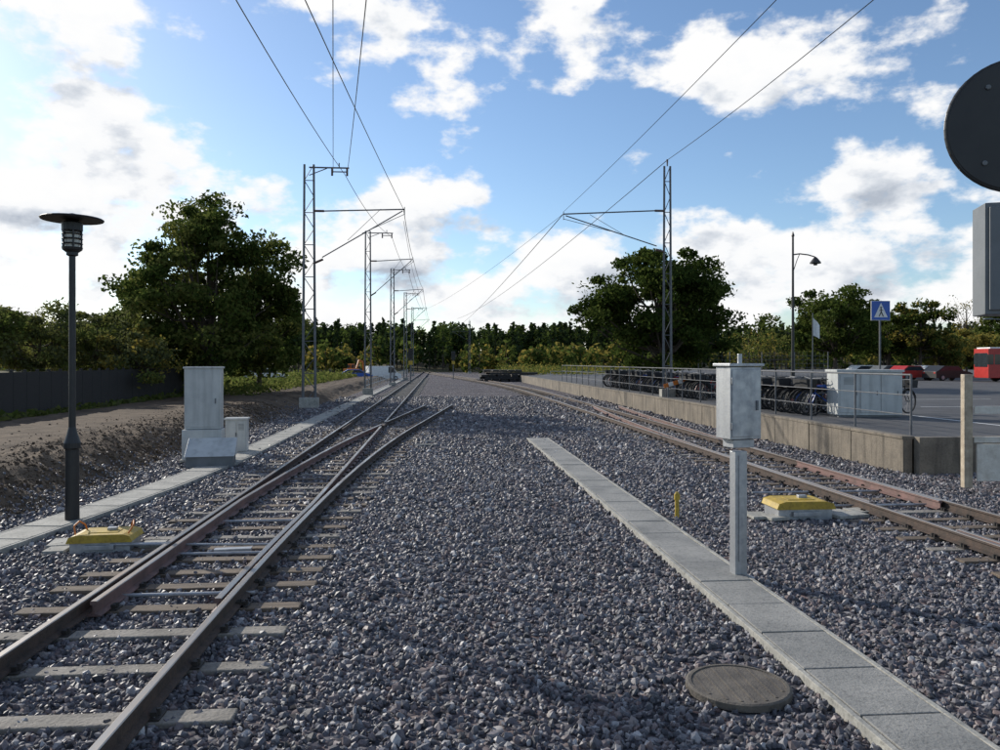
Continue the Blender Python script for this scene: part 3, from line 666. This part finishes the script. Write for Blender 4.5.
# ---------------------------------------------------------------- sky
EL=math.radians(25); AZ=math.radians(-44.5)
w=bpy.data.worlds.new('sky'); S.world=w; w.use_nodes=True; nt=w.node_tree
for x in list(nt.nodes): nt.nodes.remove(x)
N=nt.nodes; L=nt.links
out=N.new('ShaderNodeOutputWorld'); sky=N.new('ShaderNodeTexSky'); sky.sky_type='NISHITA'; sky.sun_disc=False; sky.sun_elevation=EL; sky.sun_rotation=AZ
sky.air_density=1.0; sky.dust_density=.4; sky.ozone_density=3.5
bg=N.new('ShaderNodeBackground'); L.new(sky.outputs[0],bg.inputs[0]); bg.inputs[1].default_value=.15
tc=N.new('ShaderNodeTexCoord'); D0=tc.outputs['Generated']
def vm(op,a,bv=None):
    n=N.new('ShaderNodeVectorMath'); n.operation=op
    L.new(a,n.inputs[0])
    if bv is not None: n.inputs[1].default_value=bv
    return n
def noise(src,sc,det,ro):
    n=N.new('ShaderNodeTexNoise'); n.inputs['Scale'].default_value=sc; n.inputs['Detail'].default_value=det; n.inputs['Roughness'].default_value=ro; L.new(src,n.inputs['Vector']); return n.outputs['Fac']
def ma(op,a,bv,clamp=False):
    n=N.new('ShaderNodeMath'); n.operation=op; n.use_clamp=clamp
    for i,q in enumerate((a,bv)):
        if hasattr(q,'is_linked'): L.new(q,n.inputs[i])
        else: n.inputs[i].default_value=q
    return n.outputs[0]
sc=vm('MULTIPLY',D0,(1,1,1.8)).outputs[0]
n1=noise(sc,7.0,14,.57); 
up=vm('ADD',sc,(-.02,.015,.06)).outputs[0]; n2=noise(up,7.0,6,.55); n1s=noise(sc,7.0,6,.55)
blobs=[(50,130,150,80,.24),(60,200,190,60,.22),(220,195,130,50,.22),(390,215,130,50,.22),(470,230,85,45,.2),(560,275,80,40,.2),(740,60,130,60,.16),(900,50,150,75,.2),(890,190,90,34,.18),
(740,240,80,45,.2),(440,10,160,36,.12),(560,50,60,40,.06),(80,0,110,20,.16),(150,290,300,50,.2),(800,290,260,55,.2),(950,260,100,45,.18),(520,310,320,40,.17),(660,155,35,14,.16),(735,180,35,14,.17),(330,260,120,50,.16),
(190,80,120,50,-.24),(330,110,100,70,-.24),(570,140,110,70,-.26),(820,135,90,28,-.16),(620,205,50,25,-.15),(690,190,60,20,-.06)]
bias=None
for px,py,rx,ry,a in blobs:
    c=(px-500)/778; e=(362-py)/778; d=Vector((c*CS+SN,CS-c*SN,e)); ln=d.length; d.normalize()
    k=rx/ry
    s1=vm('SUBTRACT',D0,tuple(d)).outputs[0]; s2=vm('MULTIPLY',s1,(1,1,k)).outputs[0]; ln_=N.new('ShaderNodeVectorMath'); ln_.operation='LENGTH'; L.new(s2,ln_.inputs[0])
    mr=N.new('ShaderNodeMapRange'); mr.interpolation_type='SMOOTHSTEP'; mr.inputs[1].default_value=0; mr.inputs[2].default_value=1.35*rx/778/ln; mr.inputs[3].default_value=a; mr.inputs[4].default_value=0
    L.new(ln_.outputs['Value'],mr.inputs[0]); bias=mr.outputs[0] if bias is None else ma('ADD',bias,mr.outputs[0])
bias=ma('MINIMUM',bias,.2)
dens=ma('ADD',ma('ADD',ma('MULTIPLY',ma('SUBTRACT',n1,.5),1.5),.5),bias)
cov=N.new('ShaderNodeMapRange'); cov.interpolation_type='SMOOTHSTEP'; cov.inputs[1].default_value=.54; cov.inputs[2].default_value=.70; L.new(dens,cov.inputs[0])
diff=ma('SUBTRACT',n2,n1s); sh=ma('ADD',ma('MULTIPLY',diff,4.4),ma('MULTIPLY',ma('SUBTRACT',dens,.58),2.1),False)
r=ramp(nt,[(1.0,1.0,1.0),(.96,.97,.985),(.72,.76,.82),(.46,.51,.59)],[.0,.33,.58,.9]); L.new(sh,r.inputs[0])
bc=N.new('ShaderNodeBackground'); L.new(r.outputs[0],bc.inputs[0]); bc.inputs[1].default_value=1.0
mx=N.new('ShaderNodeMixShader'); L.new(cov.outputs[0],mx.inputs[0]); L.new(bg.outputs[0],mx.inputs[1]); L.new(bc.outputs[0],mx.inputs[2]); L.new(mx.outputs[0],out.inputs[0])
# sun
sl=bpy.data.lights.new('sun','SUN'); sl.energy=4.8; sl.angle=math.radians(.5); sl.color=(1,.94,.84); so=bpy.data.objects.new('sun',sl); S.collection.objects.link(so)
sd=Vector((math.sin(AZ)*math.cos(EL),math.cos(AZ)*math.cos(EL),math.sin(EL))); so.rotation_euler=sd.to_track_quat('Z','Y').to_euler()
# camera
cam=bpy.data.cameras.new('camera'); co=bpy.data.objects.new('camera',cam); S.collection.objects.link(co); co.location=(0,0,EYE); co.rotation_euler=(math.pi/2,0,-YAW)
cam.lens=28; cam.sensor_width=36; cam.shift_y=-.013; cam.clip_end=6000; cam.clip_start=.05; S.camera=co
S.view_settings.view_transform='Standard'; S.view_settings.look='None'; S.view_settings.exposure=0
